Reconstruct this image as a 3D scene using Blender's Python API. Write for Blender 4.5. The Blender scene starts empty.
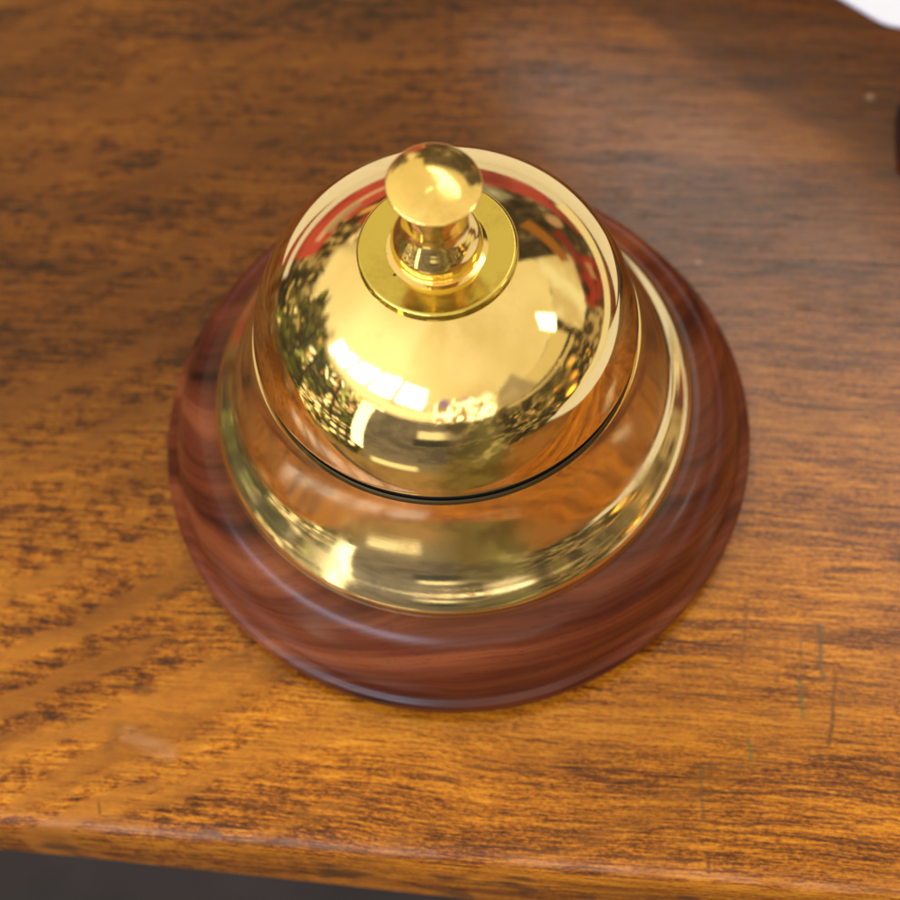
import bpy, bmesh, math
from math import radians as RAD, sin, cos, pi
from mathutils import Matrix, Vector

S = bpy.context.scene
COL = S.collection

# ------------------------------------------------------------------ node maths
class N:
    """A socket with arithmetic: every operator adds one node to the tree."""
    def __init__(s, t, sock): s.t, s.k = t, sock
    def __add__(a, b): return mth(a.t, 'ADD', a, b)
    def __radd__(a, b): return mth(a.t, 'ADD', b, a)
    def __sub__(a, b): return mth(a.t, 'SUBTRACT', a, b)
    def __rsub__(a, b): return mth(a.t, 'SUBTRACT', b, a)
    def __mul__(a, b): return mth(a.t, 'MULTIPLY', a, b)
    def __rmul__(a, b): return mth(a.t, 'MULTIPLY', b, a)
    def __truediv__(a, b): return mth(a.t, 'DIVIDE', a, b)

def link(t, v, sock):
    if isinstance(v, N): t.links.new(v.k, sock)
    else: sock.default_value = v

def mth(t, op, *a, clamp=False):
    n = t.nodes.new('ShaderNodeMath'); n.operation = op; n.use_clamp = clamp
    for i, v in enumerate(a): link(t, v, n.inputs[i])
    return N(t, n.outputs[0])

def sstep(v, a, b):
    n = v.t.nodes.new('ShaderNodeMapRange'); n.interpolation_type = 'SMOOTHSTEP'
    link(v.t, v, n.inputs['Value']); link(v.t, a, n.inputs['From Min']); link(v.t, b, n.inputs['From Max'])
    return N(v.t, n.outputs[0])

def lerp(v, a, b, c, d):
    n = v.t.nodes.new('ShaderNodeMapRange')
    for k, x in zip(('Value', 'From Min', 'From Max', 'To Min', 'To Max'), (v, a, b, c, d)): link(v.t, x, n.inputs[k])
    return N(v.t, n.outputs[0])

def vec(t, x, y, z):
    n = t.nodes.new('ShaderNodeCombineXYZ')
    for i, v in enumerate((x, y, z)): link(t, v, n.inputs[i])
    return N(t, n.outputs[0])

def sep(v):
    n = v.t.nodes.new('ShaderNodeSeparateXYZ'); v.t.links.new(v.k, n.inputs[0])
    return [N(v.t, o) for o in n.outputs]

def noise(p, scale=1.0, detail=2.0, rough=.5, dist=0.0, col=False):
    n = p.t.nodes.new('ShaderNodeTexNoise'); p.t.links.new(p.k, n.inputs['Vector'])
    n.inputs['Scale'].default_value = scale; n.inputs['Detail'].default_value = detail
    n.inputs['Roughness'].default_value = rough; n.inputs['Distortion'].default_value = dist
    return N(p.t, n.outputs['Color' if col else 'Fac'])

def voro(p, scale=1.0, out='Distance', rnd=1.0):
    n = p.t.nodes.new('ShaderNodeTexVoronoi'); p.t.links.new(p.k, n.inputs['Vector'])
    n.inputs['Scale'].default_value = scale; n.inputs['Randomness'].default_value = rnd
    return N(p.t, n.outputs[out])

def c4(c): return (c[0], c[1], c[2], 1.0)

def mix(f, a, b, mode='MIX'):
    t = f.t if isinstance(f, N) else (a.t if isinstance(a, N) else b.t)
    n = t.nodes.new('ShaderNodeMix'); n.data_type = 'RGBA'; n.blend_type = mode
    link(t, f, n.inputs[0])
    link(t, a if isinstance(a, N) else c4(a), n.inputs[6]); link(t, b if isinstance(b, N) else c4(b), n.inputs[7])
    return N(t, n.outputs[2])

def ramp(f, stops, interp='LINEAR'):
    n = f.t.nodes.new('ShaderNodeValToRGB'); f.t.links.new(f.k, n.inputs[0]); r = n.color_ramp
    r.interpolation = interp
    while len(r.elements) > 1: r.elements.remove(r.elements[-1])
    r.elements[0].position = stops[0][0]; r.elements[0].color = c4(stops[0][1])
    for p, c in stops[1:]:
        e = r.elements.new(p); e.color = c4(c)
    return N(f.t, n.outputs[0])

def material(name):
    m = bpy.data.materials.new(name); m.use_nodes = True
    t = m.node_tree; b = t.nodes['Principled BSDF']
    return m, t, b

def objco(t, k=1000.0):
    n = t.nodes.new('ShaderNodeTexCoord')
    v = t.nodes.new('ShaderNodeVectorMath'); v.operation = 'SCALE'
    t.links.new(n.outputs['Object'], v.inputs[0]); v.inputs['Scale'].default_value = k
    return N(t, v.outputs[0])

def bump(t, b, h, strength, dist):
    n = t.nodes.new('ShaderNodeBump'); link(t, h, n.inputs['Height'])
    n.inputs['Strength'].default_value = strength; n.inputs['Distance'].default_value = dist
    t.links.new(n.outputs[0], b.inputs['Normal'])

# ------------------------------------------------------------------ materials
def brass(name, col, rough, tarnish, scratch, haze=0.0, pit=None):
    m, t, b = material(name)
    p = objco(t)
    x, y, z = sep(p)
    smudge = noise(p, .11, 4, .6)
    fine = noise(p, .9, 3, .6)
    tn = sstep(smudge * .75 + fine * .25, .48, .75)
    spots = sstep(voro(p, .34), .05, .02) * sstep(noise(p, .13, 1), .46, .56)
    c = mix(tn * tarnish, col, (col[0]*.72, col[1]*.62, col[2]*.5))
    c = mix(spots * .8, c, (.12, .07, .02))
    if pit:
        pd = mth(t, 'SQRT', (x - pit[0]) * (x - pit[0]) + (y - pit[1]) * (y - pit[1]))
        c = mix(sstep(pd, .34, .2), c, (.02, .012, .006))
    link(t, c, b.inputs['Base Color'])
    b.inputs['Metallic'].default_value = 1.0; b.inputs['Specular Tint'].default_value = (1.0, .90, .70, 1)
    film = sstep(noise(p, .055, 5, .65), .50, .72)             # greasy handled patches scatter a little more
    link(t, tn * (rough * 1.4) + film * (rough * 1.3 + .03) + rough, b.inputs['Roughness'])
    hair = noise(vec(t, x * .25 + y * .1, y * 5.0 + x * 1.5, z * 3.0), 1.0, 3, .7)
    bump(t, b, hair + noise(p, .035, 1) * 14.0, scratch, .00001)
    if haze:                                                   # dulled lacquer over the polish
        o = t.nodes['Material Output']; b2 = t.nodes.new('ShaderNodeBsdfPrincipled'); ms = t.nodes.new('ShaderNodeMixShader')
        b2.inputs['Base Color'].default_value = (min(1, col[0]*1.02), col[1]*1.02, col[2]*1.1, 1); b2.inputs['Metallic'].default_value = 1.0
        b2.inputs['Roughness'].default_value = .55
        link(t, lerp(smudge, .3, .7, haze * .75, haze * 1.25), ms.inputs[0])
        t.links.new(b.outputs[0], ms.inputs[1]); t.links.new(b2.outputs[0], ms.inputs[2]); t.links.new(ms.outputs[0], o.inputs['Surface'])
    return m

M_DOME = brass('polished_brass', (.91, .71, .32), .032, .30, .3, .05)
M_COLLAR = brass('brass_collar', (.89, .72, .37), .07, .25, .45, .09)
M_FLANGE = brass('matt_green_brass', (.68, .55, .13), .07, .9, .5, .12, (-7.3, -4.6))
M_KNOB = brass('golden_brass', (.92, .69, .25), .07, .6, .5, .12)

m, t, b = material('black_gap'); M_GAP = m
b.inputs['Base Color'].default_value = (.012, .013, .014, 1); b.inputs['Roughness'].default_value = .5

m, t, b = material('dark_felt'); M_FELT = m
link(t, mix(noise(objco(t), 1.5, 3), (.012, .012, .010), (.03, .028, .022)), b.inputs['Base Color']); b.inputs['Roughness'].default_value = .95

# turned red-brown hardwood of the base
m, t, b = material('red_hardwood'); M_BASEWOOD = m
p = objco(t); x, y, z = sep(p)
wob = noise(vec(t, x * .02, y * .03, z * .04), 1.0, 2)
gx = x * .98 + y * .17; gy = y * .98 - x * .17                # boards' layers cut by the turned slope
lay_ = gy * .42 + z * .62 + wob * 9.0
band = noise(vec(t, gx * .010, lay_ * .17, 2.0), 1.0, 3, .5)
thin = noise(vec(t, gx * .02, lay_ * .95, 5.0), 1.0, 3, .6)
c = ramp((band - .5) * .75 + (thin - .5) * .26 + .5, [(.34, (.026, .006, .004)), (.44, (.085, .018, .009)), (.54, (.155, .036, .015)), (.66, (.27, .076, .030))])
pores = sstep(noise(vec(t, x * .22, y * 3.0, z * 3.0), 1.0, 1), .63, .7)
c = mix(pores * .35, c, (.03, .011, .008))
link(t, c, b.inputs['Base Color'])
b.inputs['Roughness'].default_value = .25
b.inputs['Specular IOR Level'].default_value = .30
bump(t, b, thin, .25, .0001)

# oak counter: x runs along the grain, millimetres
MARKS = [  # (from, to, radius, colour, strength): scratches of ink, dents, a dust speck, a painted bulb glint
    ((69.5, -36.5), (69.7, -47.4), .30, (.03, .07, .035), .45), ((69.5, -47.5), (70.1, -54.4), .40, (.03, .13, .045), .75),
    ((73.1, -36.3), (73.5, -44.8), .50, (.02, .07, .045), .85), ((73.5, -44.8), (74.0, -47.1), .40, (.02, .07, .045), .8),
    ((76.2, -47.0), (75.6, -53.8), .35, (.045, .02, .012), .8), ((75.6, -53.8), (74.6, -59.3), .45, (.045, .02, .012), .9),
    ((59.7, -59.7), (60.2, -63.4), .42, (.03, .13, .04), .75), ((50.7, -65.6), (51.5, -75.1), .35, (.05, .075, .03), .6),
    ((52.1, -80.9), (52.5, -84.2), .38, (.03, .022, .015), .8), ((-57.8, -67.0), (-49.0, -70.3), 1.6, (.50, .36, .28), .28),
    ((-59.7, -66.0), (-60.8, -70.6), 1.2, (.07, .03, .02), .5), ((21.1, -71.5), (21.6, -71.7), .5, (.04, .02, .012), .85),
    ((34.4, -70.2), (34.9, -70.3), .5, (.04, .02, .012), .8), ((88.1, 92.4), (88.2, 92.4), .9, (.50, .38, .30), .55),
    ((49.2, 45.3), (49.3, 45.3), .7, (.50, .40, .32), .45), ((59.2, -32.1), (58.6, -44.3), .4, (.07, .03, .015), .5),  # leading pale dot: a bulb's reflection painted into the counter colour
    ((-39.8, -84.0), (-37.6, -84.4), .8, (.05, .04, .05), .8), ((-61.0, -80.0), (-60.2, -82.4), .3, (.05, .025, .012), .7),
]
m, t, b = material('worn_oak'); M_OAK = m
p = objco(t); x, y, z = sep(p)
w1 = noise(vec(t, x * .012, y * .02, 0.3), 1.0, 2)
w2 = noise(vec(t, x * .05, y * .07, 4.0), 1.0, 2)
yw = y + w1 * 7.0 + w2 * .6 + z * .8
left = sstep(x + w1 * 60.0 - y * .25, 45.0, -25.0)                   # cathedral figure on the left, straight grain on the right
broad = noise(vec(t, x * .010, yw * .11, 1.7), 1.0, 3, .6)
grain = noise(vec(t, x * .045, yw * .85, 5.2), 1.0, 4, .65)
fine = noise(vec(t, x * .15, yw * 2.0, 9.1), 1.0, 4, .7)
pore = noise(vec(t, x * .20, yw * 2.7, 2.2), 1.0, 3, .6)
grit = noise(vec(t, x * .9, yw * 1.7, 8.0), 1.0, 3, .7)
mott = noise(vec(t, x * .24, yw * .36, 7.0), 1.0, 5, .65)
xr = x * .88 + y * .47; yr = y * .88 - x * .47              # medullary flecks run obliquely
fleck = sstep(noise(vec(t, xr * .018, yr * .15 + w2 * 1.2, 3.3), 1.0, 2), .52, .62)
tone = (broad - .5) * .40 + (grain - .5) * .42 + (fine - .5) * .52 + (grit - .5) * .42 + .5
tone = tone + (mott - .5) * (left * .55 + .10)
c = ramp(tone, [(.33, (.065, .017, .005)), (.43, (.20, .055, .007)), (.50, (.44, .138, .009)), (.57, (.64, .230, .013)), (.68, (.80, .345, .034))])
pm = sstep(pore, .54, .66) * sstep(grain, .62, .42)
c = mix(pm * (.62 - left * .25), c, (.075, .028, .010))
c = mix(sstep(mott, .50, .68) * left * .42, c, (.12, .046, .011))
c = mix(fleck * (left * .55 + .25), c, (.47, .17, .018))
figure = sstep(noise(vec(t, xr * .016, yr * .10 + w1 * 2.2, 12.0), 1.0, 2, .45), .48, .66)
c = mix(figure * left * .6, c, mix(1.0, c, (.50, .40, .36), 'MULTIPLY'))
# darker towards the back and left, its limit wandering with the grain
back_tone = sstep(y + (w1 - .5) * 70.0 + (broad - .5) * 40.0 - x * .22, -60.0, 45.0)
c = mix(back_tone * .88, c, mix(1.0, c, (.25, .18, .19), 'MULTIPLY'))
# shade past the sheen's slanting edge, painted dark into the far right corner
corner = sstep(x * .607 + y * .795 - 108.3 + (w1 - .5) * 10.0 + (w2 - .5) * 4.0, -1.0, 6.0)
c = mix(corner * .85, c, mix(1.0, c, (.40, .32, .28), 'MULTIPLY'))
cloud = noise(vec(t, x * .018, y * .03, 6.6), 1.0, 3, .55)
c = mix(sstep(cloud, .42, .68) * .55, c, mix(1.0, c, (.58, .52, .50), 'MULTIPLY'))
for (ax, ay), (bx, by), r, colr, k in MARKS:
    dx, dy = bx - ax, by - ay; L2 = dx*dx + dy*dy
    h = mth(t, 'MULTIPLY', (x - ax) * dx + (y - ay) * dy, 1.0 / L2, clamp=True)
    ex = x - ax - h * dx + (w2 - .5) * 1.2; ey = y - ay - h * dy
    d = mth(t, 'SQRT', ex * ex + ey * ey)
    c = mix(sstep(d, r * 1.7, r * .1) * sstep(grain + fine, .70, 1.15) * (k * .82), c, colr)
# rubbed pale arris of the front edge and dark uneven patches on its face
arris = sstep(mth(t, 'ABSOLUTE', y + 85.0 + (w2 - .5) * 1.2), 1.0, .2) * sstep(z, -1.6, -.6) * sstep(noise(p, .06, 3), .40, .55)
c = mix(arris * .18, c, (.62, .36, .25))
face_patch = sstep(noise(vec(t, x * .09, z * .12, 1.1), 1.0, 2, .5), .5, .66) * sstep(z, -4.0, -7.0)
c = mix(face_patch * .75, c, (.07, .03, .014))
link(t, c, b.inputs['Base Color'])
link(t, lerp(noise(p, .05, 3), .3, .7, .085, .16) + pm * .14 + sstep(y, -81.5, -84.0) * .42, b.inputs['Roughness'])
b.inputs['Specular IOR Level'].default_value = .40
bump(t, b, grain * .5 - pm * .7 + fine * .2, .10, .00008)

m, t, b = material('white_paper'); M_PAPER = m
p = objco(t)
link(t, mix(noise(p, .02, 2), (.76, .80, .97), (.80, .84, .99)), b.inputs['Base Color'])
b.inputs['Roughness'].default_value = .55

m, t, b = material('navy_plastic'); M_NAVY = m
p = objco(t)
link(t, mix(noise(p, .3, 2), (.010, .010, .022), (.022, .020, .036)), b.inputs['Base Color'])
b.inputs['Roughness'].default_value = .45

m, t, b = material('dark_floor'); M_FLOOR = m
p = objco(t)
link(t, ramp(noise(p, .012, 4, .6), [(.3, (.018, .013, .012)), (.7, (.045, .033, .033))]), b.inputs['Base Color'])
b.inputs['Roughness'].default_value = .7

# ------------------------------------------------------------------ mesh helpers
def new_obj(name, me, mat, parent=None):
    o = bpy.data.objects.new(name, me); COL.objects.link(o)
    me.materials.append(mat)
    if parent: o.parent = parent
    return o

def catmull(pts, n=8):
    """Rounded profile through the points; a repeated point keeps a hard corner."""
    runs, cur = [], [pts[0]]
    for q in pts[1:]:
        if q == cur[-1]: runs.append(cur); cur = [q]
        else: cur.append(q)
    runs.append(cur); out = []
    for r in runs:
        if len(r) == 1: continue
        for i in range(len(r) - 1):
            p0 = r[i-1] if i else (2*r[0][0]-r[1][0], 2*r[0][1]-r[1][1])
            p1, p2 = r[i], r[i+1]
            p3 = r[i+2] if i + 2 < len(r) else (2*p2[0]-p1[0], 2*p2[1]-p1[1])
            for k in range(n):
                u = k / n
                out.append(tuple(.5*((2*b_) + (-a_+c_)*u + (2*a_-5*b_+4*c_-d_)*u*u + (-a_+3*b_-3*c_+d_)*u**3)
                                 for a_, b_, c_, d_ in zip(p0, p1, p2, p3)))
        out.append(r[-1])
    res = [out[0]]
    for q in out[1:]:
        if abs(q[0]-res[-1][0]) + abs(q[1]-res[-1][1]) > 1e-5: res.append(q)
    return res

def lathe(name, pts, mat, parent, smooth=True, n=8, seg=160, sharp=38):
    """Turned part: pts are (radius, height) in millimetres, from bottom outside to top centre."""
    prof = catmull(pts, n) if smooth else pts
    bm = bmesh.new(); rings = []
    for r, z in prof:
        r = max(r, 0.0)
        if r < 1e-4: rings.append([bm.verts.new((0, 0, z*.001))])
        else: rings.append([bm.verts.new((r*.001*cos(2*pi*k/seg), r*.001*sin(2*pi*k/seg), z*.001)) for k in range(seg)])
    for a, b_ in zip(rings[:-1], rings[1:]):
        for k in range(seg):
            l = (k+1) % seg
            if len(a) > 1 and len(b_) > 1: bm.faces.new((a[k], a[l], b_[l], b_[k]))
            elif len(a) > 1: bm.faces.new((a[k], a[l], b_[0]))
            elif len(b_) > 1: bm.faces.new((a[0], b_[l], b_[k]))
    bmesh.ops.recalc_face_normals(bm, faces=bm.faces)
    me = bpy.data.meshes.new(name); bm.to_mesh(me); bm.free()
    for f in me.polygons: f.use_smooth = True
    me.set_sharp_from_angle(angle=RAD(sharp))
    return new_obj(name, me, mat, parent)

def slab(name, outline, z0, z1, mat, bev, segs=3):
    """Flat piece with its own outline (millimetres) and thickness, edges eased."""
    bm = bmesh.new()
    vs = [bm.verts.new((x*.001, y*.001, z0*.001)) for x, y in outline]
    f = bm.faces.new(vs)
    r = bmesh.ops.extrude_face_region(bm, geom=[f])
    for v in r['geom']:
        if isinstance(v, bmesh.types.BMVert): v.co.z = z1*.001
    bmesh.ops.recalc_face_normals(bm, faces=bm.faces)
    es = [e for e in bm.edges if all(abs(v.co.z - z1*.001) < 1e-7 for v in e.verts)]
    if bev: bmesh.ops.bevel(bm, geom=es, offset=bev*.001, segments=segs, affect='EDGES', profile=.5)
    me = bpy.data.meshes.new(name); bm.to_mesh(me); bm.free()
    for q in me.polygons: q.use_smooth = True
    me.set_sharp_from_angle(angle=RAD(35))
    return new_obj(name, me, mat)

def rounded(pts, radii, n=8):
    """Outline with each corner replaced by an arc-like curve."""
    out = []; k = len(pts)
    for i, (p, r) in enumerate(zip(pts, radii)):
        p = Vector(p); a = (Vector(pts[i-1]) - p).normalized(); c = (Vector(pts[(i+1) % k]) - p).normalized()
        p0, p2 = p + a*r, p + c*r
        for j in range(n+1):
            u = j / n; out.append(tuple(p0*(1-u)**2 + p*2*u*(1-u) + p2*u*u))
    return out

# ------------------------------------------------------------------ the setting
TILT = RAD(-10.2)                                           # the counter's front edge runs slightly away from the lens
bm = bmesh.new()
prof = [(-83.4, 0), (-84.8, -.25), (-85.8, -1.0), (-86.3, -2.4), (-86.6, -9), (-87.0, -17), (-87.0, -25), (-86.2, -30), (-84.2, -32.5), (-80, -33.5)]
rows = [(700, -33.5), (700, 0), (-82.0, 0)] + prof
nx = 120; xs = [-900 + 1800*i/nx for i in range(nx+1)]
def lean(x_, y_, z_): return -max(0.0, min(5.0, (x_ + 80) * .026)) * min(1.0, -z_ / 30.0) if y_ < 0 else 0.0   # the old edge is planed slightly out of square
grid = [[bm.verts.new((x_*.001, (y_ + lean(x_, y_, z_))*.001, z_*.001)) for x_ in xs] for y_, z_ in rows]
for i in range(len(rows)):
    A, B = grid[i], grid[(i+1) % len(rows)]
    for k in range(nx): bm.faces.new((A[k], A[k+1], B[k+1], B[k]))
bm.faces.new([g[0] for g in grid]); bm.faces.new([g[-1] for g in reversed(grid)])
bmesh.ops.recalc_face_normals(bm, faces=bm.faces)
me = bpy.data.meshes.new('counter_top'); bm.to_mesh(me); bm.free()
for q in me.polygons: q.use_smooth = True
me.set_sharp_from_angle(angle=RAD(40))
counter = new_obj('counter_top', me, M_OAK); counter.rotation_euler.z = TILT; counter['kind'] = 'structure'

me = bpy.data.meshes.new('floor')
me.from_pydata([(-1.4, -.8, -.75), (1.4, -.8, -.75), (1.4, .7, -.75), (-1.4, .7, -.75)], [], [(0, 1, 2, 3)])
fl = new_obj('floor', me, M_FLOOR); fl['kind'] = 'structure'

# ------------------------------------------------------------------ things on the counter
def tag(o, label, cat, group=None):
    o['label'] = label; o['category'] = cat
    if group: o['group'] = group

sheet = slab('paper_sheet', rounded([(112, 94.5), (300, 74), (440, 300), (430, 618), (40, 690), (-330, 755), (-330, 290), (-179, 207), (-60, 147), (40, 130), (97, 111)], [4.5, 20, 20, 20, 20, 20, 20, 20, 15, 12, 6]), .05, .9, M_PAPER, .25)
tag(sheet, 'white paper sheet with a rounded corner lying behind the bell at the top right', 'paper')

sheet2 = slab('paper_sheet', rounded([(165, 62), (186, -110), (310, -330), (820, -300), (870, 60), (330, 64)], [14]*6), .05, .7, M_PAPER, .2)
tag(sheet2, 'white paper sheet out on the right, mirrored as a cream curve in the brass', 'paper')

box = slab('plastic_case', rounded([(108.7, 72.5), (105.2, 55.5), (150, 48), (152, 65)], [2.2]*4), 0.03, 5.0, M_NAVY, 1.2)
tag(box, 'dark navy case whose rounded end just shows at the right edge of the counter', 'case')

# ------------------------------------------------------------------ the bell
bell = bpy.data.objects.new('service_bell', None); COL.objects.link(bell); bell.empty_display_size = .02
tag(bell, 'polished brass counter bell with a push knob on a round red-brown wooden base', 'bell')

lathe('felt_pad', [(0, 0), (55.2, 0), (55.2, 2.6), (0, 2.6)], M_FELT, bell, smooth=False)
lathe('wooden_base', [(0, 2.3), (54.5, 2.3), (57.2, 2.4), (58.8, 2.8), (59.5, 3.6), (59.65, 4.5), (59.35, 5.4), (58.5, 6.0), (57.9, 6.4), (57.35, 7.0), (56.95, 8.2), (56.3, 10.4),
                      (55.4, 12.8), (54.0, 15.5), (52.1, 17.8), (50.1, 19.2), (48.2, 19.8), (47.3, 19.9), (47.3, 19.9), (40, 19.9), (0, 19.9)], M_BASEWOOD, bell)
lathe('brass_collar', [(44.5, 19.3), (46.3, 19.4), (46.65, 19.8), (46.55, 20.8), (45.95, 22.5), (44.85, 23.9), (43.45, 25.1), (42.1, 26.3), (40.9, 27.7), (39.95, 29.2), (39.1, 30.85), (38.35, 32.5), (37.65, 34.15),
                       (37.0, 35.8), (36.4, 37.5), (35.9, 39.2), (35.47, 40.95), (35.15, 42.7), (34.85, 44.9), (34.85, 44.9), (34.0, 44.85), (34.0, 44.85), (33.9, 40)], M_COLLAR, bell)
lathe('gap_ring', [(20, 42), (33.4, 42.0), (33.6, 43.5), (33.6, 46.6), (33.2, 48.6), (20, 49)], M_GAP, bell, smooth=False)

# bell cup: superelliptic crown, running into a steep skirt below the shoulder
R1, z1, n_, top = 32.5, 52.5, 1.7, 69.2
hh = (top-z1)/(1-(13.2/R1)**n_)**(1/n_)
crown = [(R1*cos(a*.01)**(2/n_), z1 + hh*sin(a*.01)**(2/n_)) for a in range(1, 158)]
k0 = next(i for i in range(1, len(crown)) if math.atan2(crown[i-1][0]-crown[i][0], crown[i][1]-crown[i-1][1]) > RAD(36))
rr, zz = crown[k0]; zs = zz; skirt = []
while zz > 47.7:
    an = RAD(36 + (10.5-36)*((zs-zz)/(zs-47.6))**.68); rr += .1*math.tan(an); zz -= .1; skirt.append((rr, zz))
cup = [(rr-1.2, 47.3), (rr-.3, 47.0), (rr+.12, 47.2)] + skirt[::-12] + crown[k0::6] + [(0, z1+hh)]
lathe('bell_dome', cup, M_DOME, bell, n=5, seg=224, sharp=60)

lathe('flange', [(9, 68.2), (12.9, 68.5), (13.25, 68.9), (13.3, 69.6), (13.2, 70.4), (12.8, 70.7), (12.4, 70.72), (12.4, 70.72), (10, 70.66), (6, 70.6), (0, 70.6)], M_FLANGE, bell)
plunger = lathe('plunger_boss', [(7.0, 70.5), (7.4, 70.9), (7.55, 71.7), (7.5, 72.8), (7.2, 74.0), (6.65, 75.1), (6.0, 76.0), (5.4, 76.9), (4.95, 78.2), (4.75, 79.5), (4.5, 81.2), (4.1, 83), (3.9, 84.6)], M_KNOB, bell)
knob = lathe('knob', [(3.2, -3.6), (3.6, -3.4), (5.0, -2.0), (6.6, -.9), (7.3, -.35), (7.45, -.08), (7.4, .12), (7.15, .27), (6.8, .40), (6.0, .68), (4.6, 1.05), (3.0, 1.32), (1.5, 1.47), (0, 1.5)], M_KNOB, plunger)
knob.location = (.0005, -.0002, .0877); knob.rotation_euler = (RAD(3.5), RAD(4.0), 0)

# ------------------------------------------------------------------ room light: the shop around the counter, as an environment
import numpy as np
EW, EH = 2048, 1024
rng = np.random.default_rng(11)
AZ = (((np.arange(EW) + .5) / EW * 360.0 - 90.0 + 180.0) % 360.0 - 180.0)[None, :] * np.ones((EH, 1))   # 0 = beyond the counter, 90 = right, 180 = this side
EL = ((np.arange(EH) + .5) / EH * 180.0 - 90.0)[:, None] * np.ones((1, EW))
ENV = np.zeros((EH, EW, 3))

def wrap(a): return (a + 180.0) % 360.0 - 180.0

def fbm(nx, ny, octaves=4, gain=.55):
    out = np.zeros((EH, EW)); amp = 1.0; tot = 0.0
    for _ in range(octaves):
        g = rng.random((ny + 1, nx))
        fx = np.arange(EW) / EW * nx; fy = np.arange(EH) / EH * ny
        ix = fx.astype(int); iy = fy.astype(int); tx = fx - ix; ty = fy - iy
        tx = tx*tx*(3-2*tx); ty = ty*ty*(3-2*ty); jx = (ix + 1) % nx; jy = np.minimum(iy + 1, ny)
        top_ = g[iy][:, ix]*(1-tx) + g[iy][:, jx]*tx; bot = g[jy][:, ix]*(1-tx) + g[jy][:, jx]*tx
        out += amp*(top_*(1-ty)[:, None] + bot*ty[:, None]); tot += amp; amp *= gain; nx *= 2; ny *= 2
    return out / tot

def ss(v, a, b):
    u_ = np.clip((v - a) / (b - a), 0, 1); return u_*u_*(3-2*u_)

def lay(mask, col):
    global ENV
    col = np.asarray(col, float)
    ENV = ENV*(1-mask[..., None]) + col*mask[..., None]

WOB = (fbm(48, 24) - .5) * 12.0; WOB2 = (fbm(48, 24) - .5) * 12.0
B1 = fbm(40, 20, 5); B2 = fbm(120, 60, 4)

def box(a0, a1, e0, e1, s=1.0, jag=0.0, skew=0.0):
    h = (a1 - a0) / 2; d = wrap(AZ - (a0 + h)) + WOB*jag; e = EL + WOB2*jag - d*skew
    return ss(d, -h-s, -h+s) * ss(-d, -h-s, -h+s) * ss(e, e0-s, e0+s) * ss(-e, -e1-s, -e1+s)

def quad(pts, s=.8):
    """Four-sided patch (corners anticlockwise in azimuth, elevation)."""
    m_ = np.ones((EH, EW)); a0 = pts[0][0]
    d = wrap(AZ - a0)
    P_ = [(wrap(p_[0] - a0), p_[1]) for p_ in pts]
    for (x0, y0), (x1, y1) in zip(P_, P_[1:] + P_[:1]):
        L_ = math.hypot(x1-x0, y1-y0); m_ = m_ * ss(((x1-x0)*(EL-y0) - (y1-y0)*(d-x0)) / L_, -s, s)
    return m_

def spot(a, e, ra, re, rot, col, soft=.35, k=1.0, ring=0.0):
    """A small ellipse, painted only in its own window."""
    global ENV
    R_ = max(ra, re)*1.6 + .5
    ca = max(.2, math.cos(math.radians(e)))
    i0 = max(0, int((e - R_ + 90)/180*EH)); i1 = min(EH, int((e + R_ + 90)/180*EH) + 2)
    u0 = int((a - R_/ca + 90)/360*EW); u1 = int((a + R_/ca + 90)/360*EW) + 2
    cols = np.arange(u0, u1) % EW
    d = wrap(AZ[i0:i1][:, cols] - a)*ca; h = EL[i0:i1][:, cols] - e
    c_, s_ = math.cos(rot), math.sin(rot)
    q = np.hypot((d*c_ + h*s_)/ra, (h*c_ - d*s_)/re)
    m_ = ss(-q, -1-soft, -1+soft)*k
    if ring: m_ = m_ * ss(q, ring-.2, ring+.1)
    blk = ENV[i0:i1][:, cols]; ENV[np.ix_(np.arange(i0, i1), cols)] = blk*(1-m_[..., None]) + np.asarray(col)*m_[..., None]

def grad(v, stops):
    xs_ = [q[0] for q in stops]; return np.stack([np.interp(v, xs_, [q[1][i] for q in stops]) for i in range(3)], -1)

# walls, ceiling, and the dim room below counter height
lay(np.ones((EH, EW)), grad(B1, [(.30, (.02, .015, .012)), (.43, (.06, .04, .028)), (.53, (.20, .12, .065)), (.64, (.50, .36, .20)), (.75, (1.1, .9, .6))]))
low = grad(B1, [(.35, (.03, .025, .026)), (.6, (.10, .075, .065))])
lay(ss(-EL, 3, 9), low)
lay(box(-178, -134, -28, -7, 3), (.30, .25, .18))
lay(box(-134, -55, -80, -7, 3) , grad(B1, [(.35, (.34, .20, .085)), (.6, (.46, .28, .12))]))
lay(box(88, 164, -80, -7, 3), grad(B1, [(.35, (.26, .10, .025)), (.6, (.36, .15, .04))]))
lay(box(-178, -134, -80, -24, 4), grad(B1, [(.35, (.34, .20, .085)), (.6, (.46, .28, .12))]))
lay(box(158, 190, -80, -5, 8), grad(B1, [(.35, (.13, .09, .03)), (.6, (.22, .16, .055))]))
ceil = grad(fbm(10, 8, 3), [(.3, (.90, .74, .39)), (.7, (1.04, .89, .55))])
glow = np.exp(-((wrap(AZ + 115)/60)**2 + ((EL - 52)/22)**2))
ceil = ceil * (1 + .55*glow[..., None]) + glow[..., None]*np.array([.12, .16, .22])
lay(ss(EL + WOB*.7, 35, 39), ceil)
lay(ss(EL + WOB*.7, 20, 27) * box(-85, -40, 0, 90, 6), ceil)
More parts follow.
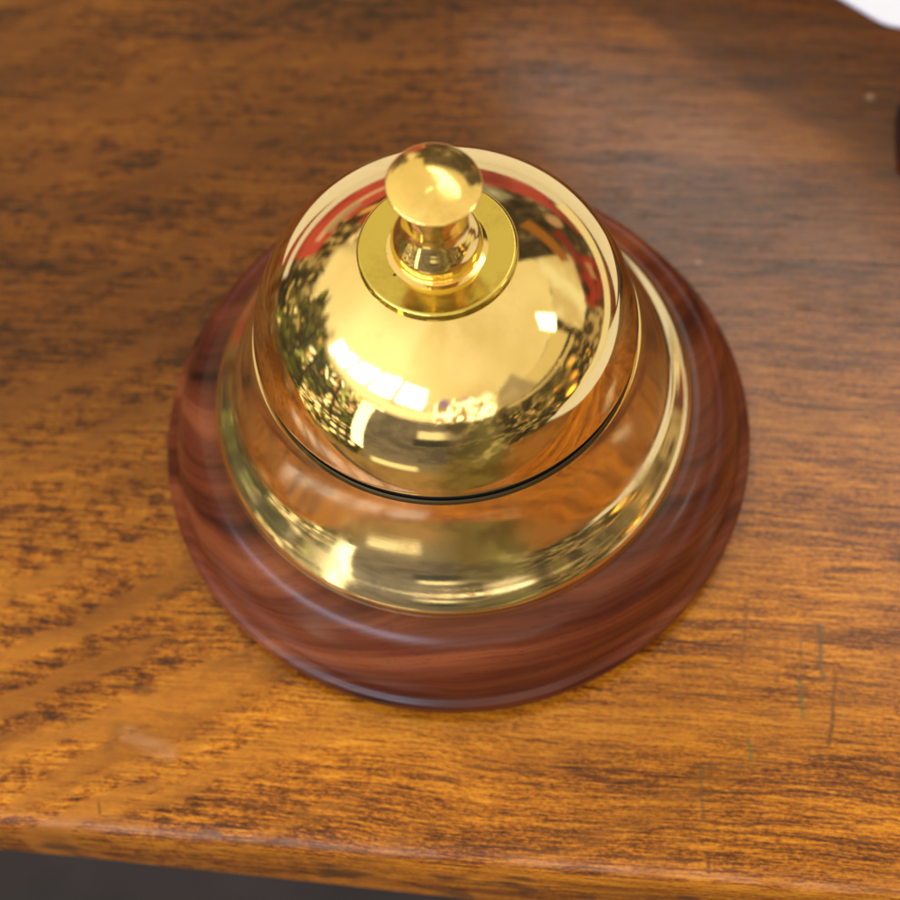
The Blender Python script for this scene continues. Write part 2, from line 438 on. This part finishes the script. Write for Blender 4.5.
# foliage and daylight, left and front left
lay(box(-133, -66, -24, 33, 1.5, .5), grad(B2, [(.35, (.03, .03, .016)), (.55, (.09, .085, .035)), (.7, (.24, .20, .08))]))
PAL = [(.035, .038, .014), (.06, .07, .02), (.10, .11, .02), (.17, .19, .03), (.34, .35, .06), (.05, .035, .02), (.16, .11, .05)]
CL = fbm(26, 14, 3)
def at(a_, e_): return CL[int((e_ + 90)/180*EH) % EH, int((a_ + 90)/360*EW) % EW]
for _ in range(560):
    a_ = rng.uniform(-132, -62); e_ = rng.uniform(-22, 32); big = rng.random()**2
    spot(a_, e_, 1.0 + 2.8*big, .5 + 1.2*big, rng.normal(.7, .7), np.array(PAL[rng.integers(7)])*(.3 + 1.6*max(0, at(a_, e_) - .2)), .3)
LT = [(2.4, 2.0, 1.2), (3.6, 3.4, 2.8), (1.6, 1.25, .6), (1.5, .75, .2), (1.2, .85, .6), (1.0, 1.1, .35)]
for _ in range(420):
    a_ = rng.uniform(-131, -64); e_ = rng.uniform(-20, 30)
    if at(a_, e_) < .54: continue
    spot(a_, e_, rng.uniform(.6, 2.6), rng.uniform(.5, 1.2), rng.uniform(0, pi), np.array(LT[rng.integers(6)])*rng.uniform(.4, 1.1), .4)
for a0, e0, a1, e1 in ((-130, 12, -100, 20), (-118, -8, -112, 28), (-96, -6, -93, 24), (-84, 2, -82, 27)):
    lay(quad(((a0, e0), (a1, e1), (a1, e1+1.2), (a0, e0+1.2)) if abs(a1-a0) > 10 else ((a0, e0), (a0+1.8, e0), (a1+1.8, e1), (a1, e1)), .4), (.03, .025, .018))
for i in range(7):                                           # lattice with daylight through it
    for j in range(4):
        if rng.random() < .7: spot(-128 + i*5.0, -17 + j*5.6 + i*.3, 1.7, 1.5, .3, np.array((2.4, 1.9, 1.25))*rng.uniform(.2, 1.0), .3)
for _ in range(90):
    spot(rng.uniform(-76, -40), rng.uniform(3, 24), rng.uniform(1, 3), rng.uniform(.5, 1.2), rng.uniform(0, pi), np.array(((.03, .03, .012), (.14, .12, .04), (.6, .45, .2))[rng.integers(3)]), .4)
# rows of window panes high on the left-hand front wall
lay(box(-172, -88, 31, 38, 3, .2), (1.9, 1.6, 1.05))
for q in (((-97, 33.0), (-92, 32.0), (-91, 39.5), (-98, 41.5)), ((-105, 34.5), (-99.5, 33.4), (-100.5, 42.2), (-107.5, 44.2)),
          ((-121, 37.5), (-108, 35.4), (-111, 45.0), (-124, 48.6)), ((-139, 39.8), (-124, 37.6), (-127, 48.8), (-141, 51.2)), ((-160, 39.2), (-142, 39.8), (-144, 50.8), (-162, 49.6))):
    lay(quad(q, .6), (9.5, 11.0, 14.5))
lay(quad(((-134, -16), (-128, -14), (-126, 29), (-133, 31)), .6), (3.6, 3.4, 2.6))
lay(quad(((-139, 27), (-127, 25), (-126, 30), (-139, 31.5)), .6), (3.2, 2.9, 2.1))
# dark cupboard with a pale shade, the person with the camera
lay(box(-175, -134, -16, 30, .8), grad(B1*.8 + B2*.2, [(.35, (.13, .105, .09)), (.65, (.27, .22, .19))]))
lay(box(-176, -160, 16, 23, 1.5), (1.3, 1.15, .8))
lay(box(-176, -158, 6, 15, 1.5), (.03, .035, .03))
lay(box(-160, -138, -24, -20, 1.6), (1.5, 1.3, .9))
lay(box(-187, -174, -9, 34, 5, .5)*.8, (.10, .085, .05))
lay(box(158, 172, -20, 42, 7, .7)*.85, grad(B1, [(.4, (.20, .17, .07)), (.6, (.62, .54, .24))]))
lay(box(152, 192, 30, 44, 2, .5), grad(B2, [(.40, (.6, .42, .22)), (.52, (1.6, 1.2, .6)), (.62, (3.0, 2.7, 2.3))]))
spot(186, 43.5, 2.6, 2.4, 0, (.42, .24, .66), .4); spot(172, 45, 1.6, 1.4, 0, (.9, .5, .75), .5); spot(170, 38, 2, 1.6, 0, (3.2, 2.9, 2.4), .5)
# right front: beads, small wares, coloured bulbs, a fold of grey cloth
lay(box(92, 157, -9, 31, 1.5, .5, .0), grad(B2, [(.35, (.025, .022, .014)), (.52, (.08, .062, .034)), (.62, (.24, .17, .08)), (.72, (.5, .36, .16))]))
for _ in range(150):
    a_ = rng.uniform(94, 156); e_ = rng.uniform(-6, 31); rr = rng.uniform(.9, 2.2)
    spot(a_, e_, rr, rr, 0, np.array(((.02, .018, .012), (.035, .03, .02), (.10, .07, .03))[rng.integers(3)]), .25)
    if rng.random() < .5: spot(a_, e_, rr*.6, rr*.6, 0, np.array(((.45, .33, .16), (.3, .10, .05), (.16, .2, .06))[rng.integers(3)]), .3)
for _ in range(26):
    spot(rng.uniform(94, 152), rng.uniform(-2, 30), rng.uniform(.5, 1.4), rng.uniform(.4, .9), rng.uniform(0, pi), np.array(((1.6, .8, .12), (1.2, .9, .4), (.7, .12, .06))[rng.integers(3)]), .4)
lay(quad(((96, 24), (150, 29), (150, 31), (96, 26.5)), .7)*.8, (.85, .66, .32))
lay(quad(((96, 28.5), (154, 32), (154, 40), (96, 38)), 1.0), (.86, .69, .35))
lay(quad(((128, 30), (155, 33), (150, 42), (136, 46)), 1.5)*.85, (.40, .31, .22))
lay(quad(((139, 33), (153, 35), (151, 38), (140, 40)), 1.5)*.7, (.62, .50, .34))
spot(118, 5, 3, 2.4, 0, (4.2, 2.1, .28), .5); spot(112, 12, 2.4, 2, .5, (1.7, .75, .10), .5); spot(108, 20, 3, 2, .5, (1.3, .75, .2), .5)
lay(quad(((88.5, 37.5), (97, 36), (99, 44), (90.5, 47)), .6), (9.0, 8.8, 8.2))
# right: cream cloth in folds, red hanging, pale wall behind the papers
fold = .5 + .5*np.sin(np.radians(AZ*13 + EL*9) + WOB*.35)
lay(box(47, 90, 19, 38, 1.5, .35), fold[..., None]*np.array((1.05, .97, .70)) + (1-fold[..., None])*np.array((.78, .62, .33)))
lay(box(54, 79, 2, 19.5, 1.2, .35), grad(B1, [(.36, (.035, .012, .012)), (.46, (.26, .018, .02)), (.56, (.40, .03, .03)), (.68, (.10, .03, .02))]))
lay(box(79, 94, 2, 19.5, 1.2, .5), grad(B1*.5 + B2*.5, [(.36, (.04, .03, .02)), (.5, (.16, .10, .05)), (.62, (.55, .40, .2))]))
lay(box(60, 66, 8, 12, 1, .2), (.5, .26, .16))
dark = grad(B1*.6 + B2*.4, [(.36, (.018, .015, .012)), (.52, (.06, .042, .03)), (.62, (.14, .10, .065)), (.74, (.4, .3, .2))])
lay(quad(((1, -1), (58, -1), (56, 47), (1, 46)), 1.2), dark)
lay(quad(((38, 23.5), (60, 21), (60, 26), (38, 29.5)), .7), (.36, .13, .025))
lay(quad(((46, 15), (60, 14), (60, 18), (46, 20)), 1.0), (.22, .02, .02))
lay(quad(((1, -1), (50, -1), (48, 6), (1, 17)), 1.0), grad(B1, [(.4, (.26, .04, .045)), (.6, (.46, .07, .07))]))
lay(quad(((15, 12), (27, 15), (25, 22), (16, 18)), 1.5), (.33, .31, .25)); spot(21, 17, 2.5, 1, .5, (.55, .54, .46), .5)
spot(42, 13, 3.0, 3.4, 0, (.55, .33, .20), .4)
# left back: red hanging with a pale rail, dark and orange below the ceiling
lay(box(-46, 1, -1, 24, 1.2, .25), grad(B1, [(.35, (.40, .035, .035)), (.6, (.60, .085, .075))]))
lay(quad(((-40, 9), (-4, 7.5), (-4, 9.5), (-40, 12.5)), .6), (.80, .45, .36))
lay(quad(((-36, 10), (-22, 8.5), (-22, 13), (-36, 15)), .9)*.7, (.42, .38, .26))
lay(quad(((-32, 17), (-8, 14.5), (-8, 18), (-32, 22)), .8), (.05, .03, .018))
spot(-22, 18.5, 4.0, 1.5, .15, (.85, .45, .14), .4)
lay(box(-48, -30, 14, 26, 1.5, .6), grad(B2, [(.4, (.04, .03, .02)), (.55, (.2, .12, .05)), (.65, (.6, .45, .2))]))
# pale wall and more paper level with the counter, behind and to the right
lay(box(-52, 45, -13, .8, 1.0, .12), (.86, .80, .78))
lay(box(36, 112, -14, 3.0, 1.0, .1), (.98, .86, .60))
lay(quad(((108, -14), (131, -9), (128, -5), (108, 3.5)), 1.0), (.98, .86, .60))
# bright upper wall behind on the right, daylight panel over the counter
lay(quad(((3, 48.3), (17, 50.0), (66, 61), (40, 80)), .5)*.9*ss(-EL, -75, -58), (4.4, 3.8, 3.1))
for a_, e_ in ((4, 71), (12, 68), (22, 64), (12.8, 54.7)): spot(a_, e_, .8, .7, 0, (7, 6.6, 5.6), .4)

env = bpy.data.images.new('shop_light', EW, EH, float_buffer=True, is_data=True)
env.pixels.foreach_set(np.concatenate([ENV, np.ones((EH, EW, 1))], -1).astype(np.float32).ravel()); env.update(); env.pack()
W = bpy.data.worlds.new('World'); S.world = W; W.use_nodes = True
t = W.node_tree; bg = t.nodes['Background']
tc = t.nodes.new('ShaderNodeTexCoord'); te = t.nodes.new('ShaderNodeTexEnvironment'); te.image = env
t.links.new(tc.outputs['Generated'], te.inputs['Vector']); t.links.new(te.outputs['Color'], bg.inputs['Color'])
bg.inputs['Strength'].default_value = 1.0

# ------------------------------------------------------------------ camera
cd = bpy.data.cameras.new('camera'); cam = bpy.data.objects.new('camera', cd); COL.objects.link(cam)
r = Vector((.99451756, -.09171708, -.05022746)); u = Vector((.10439511, .89856971, .42623249)); w = Vector((-.00604008, .4291392, -.90321817))
cam.matrix_world = Matrix(((r.x, u.x, -w.x, 0.0), (r.y, u.y, -w.y, -.12778475), (r.z, u.z, -w.z, .2622149), (0, 0, 0, 1)))
cd.sensor_width = 36; cd.lens = 56.0; cd.clip_start = .01; cd.clip_end = 50
cd.dof.use_dof = True; cd.dof.focus_distance = .238; cd.dof.aperture_fstop = 11.5
S.camera = cam
S.view_settings.view_transform = 'Standard'; S.view_settings.look = 'None'; S.view_settings.exposure = 0; S.view_settings.gamma = 1
S.cycles.use_denoising = True
S.cycles.max_bounces = 8; S.cycles.glossy_bounces = 6; S.cycles.sample_clamp_indirect = 8
S.cycles.caustics_reflective = False
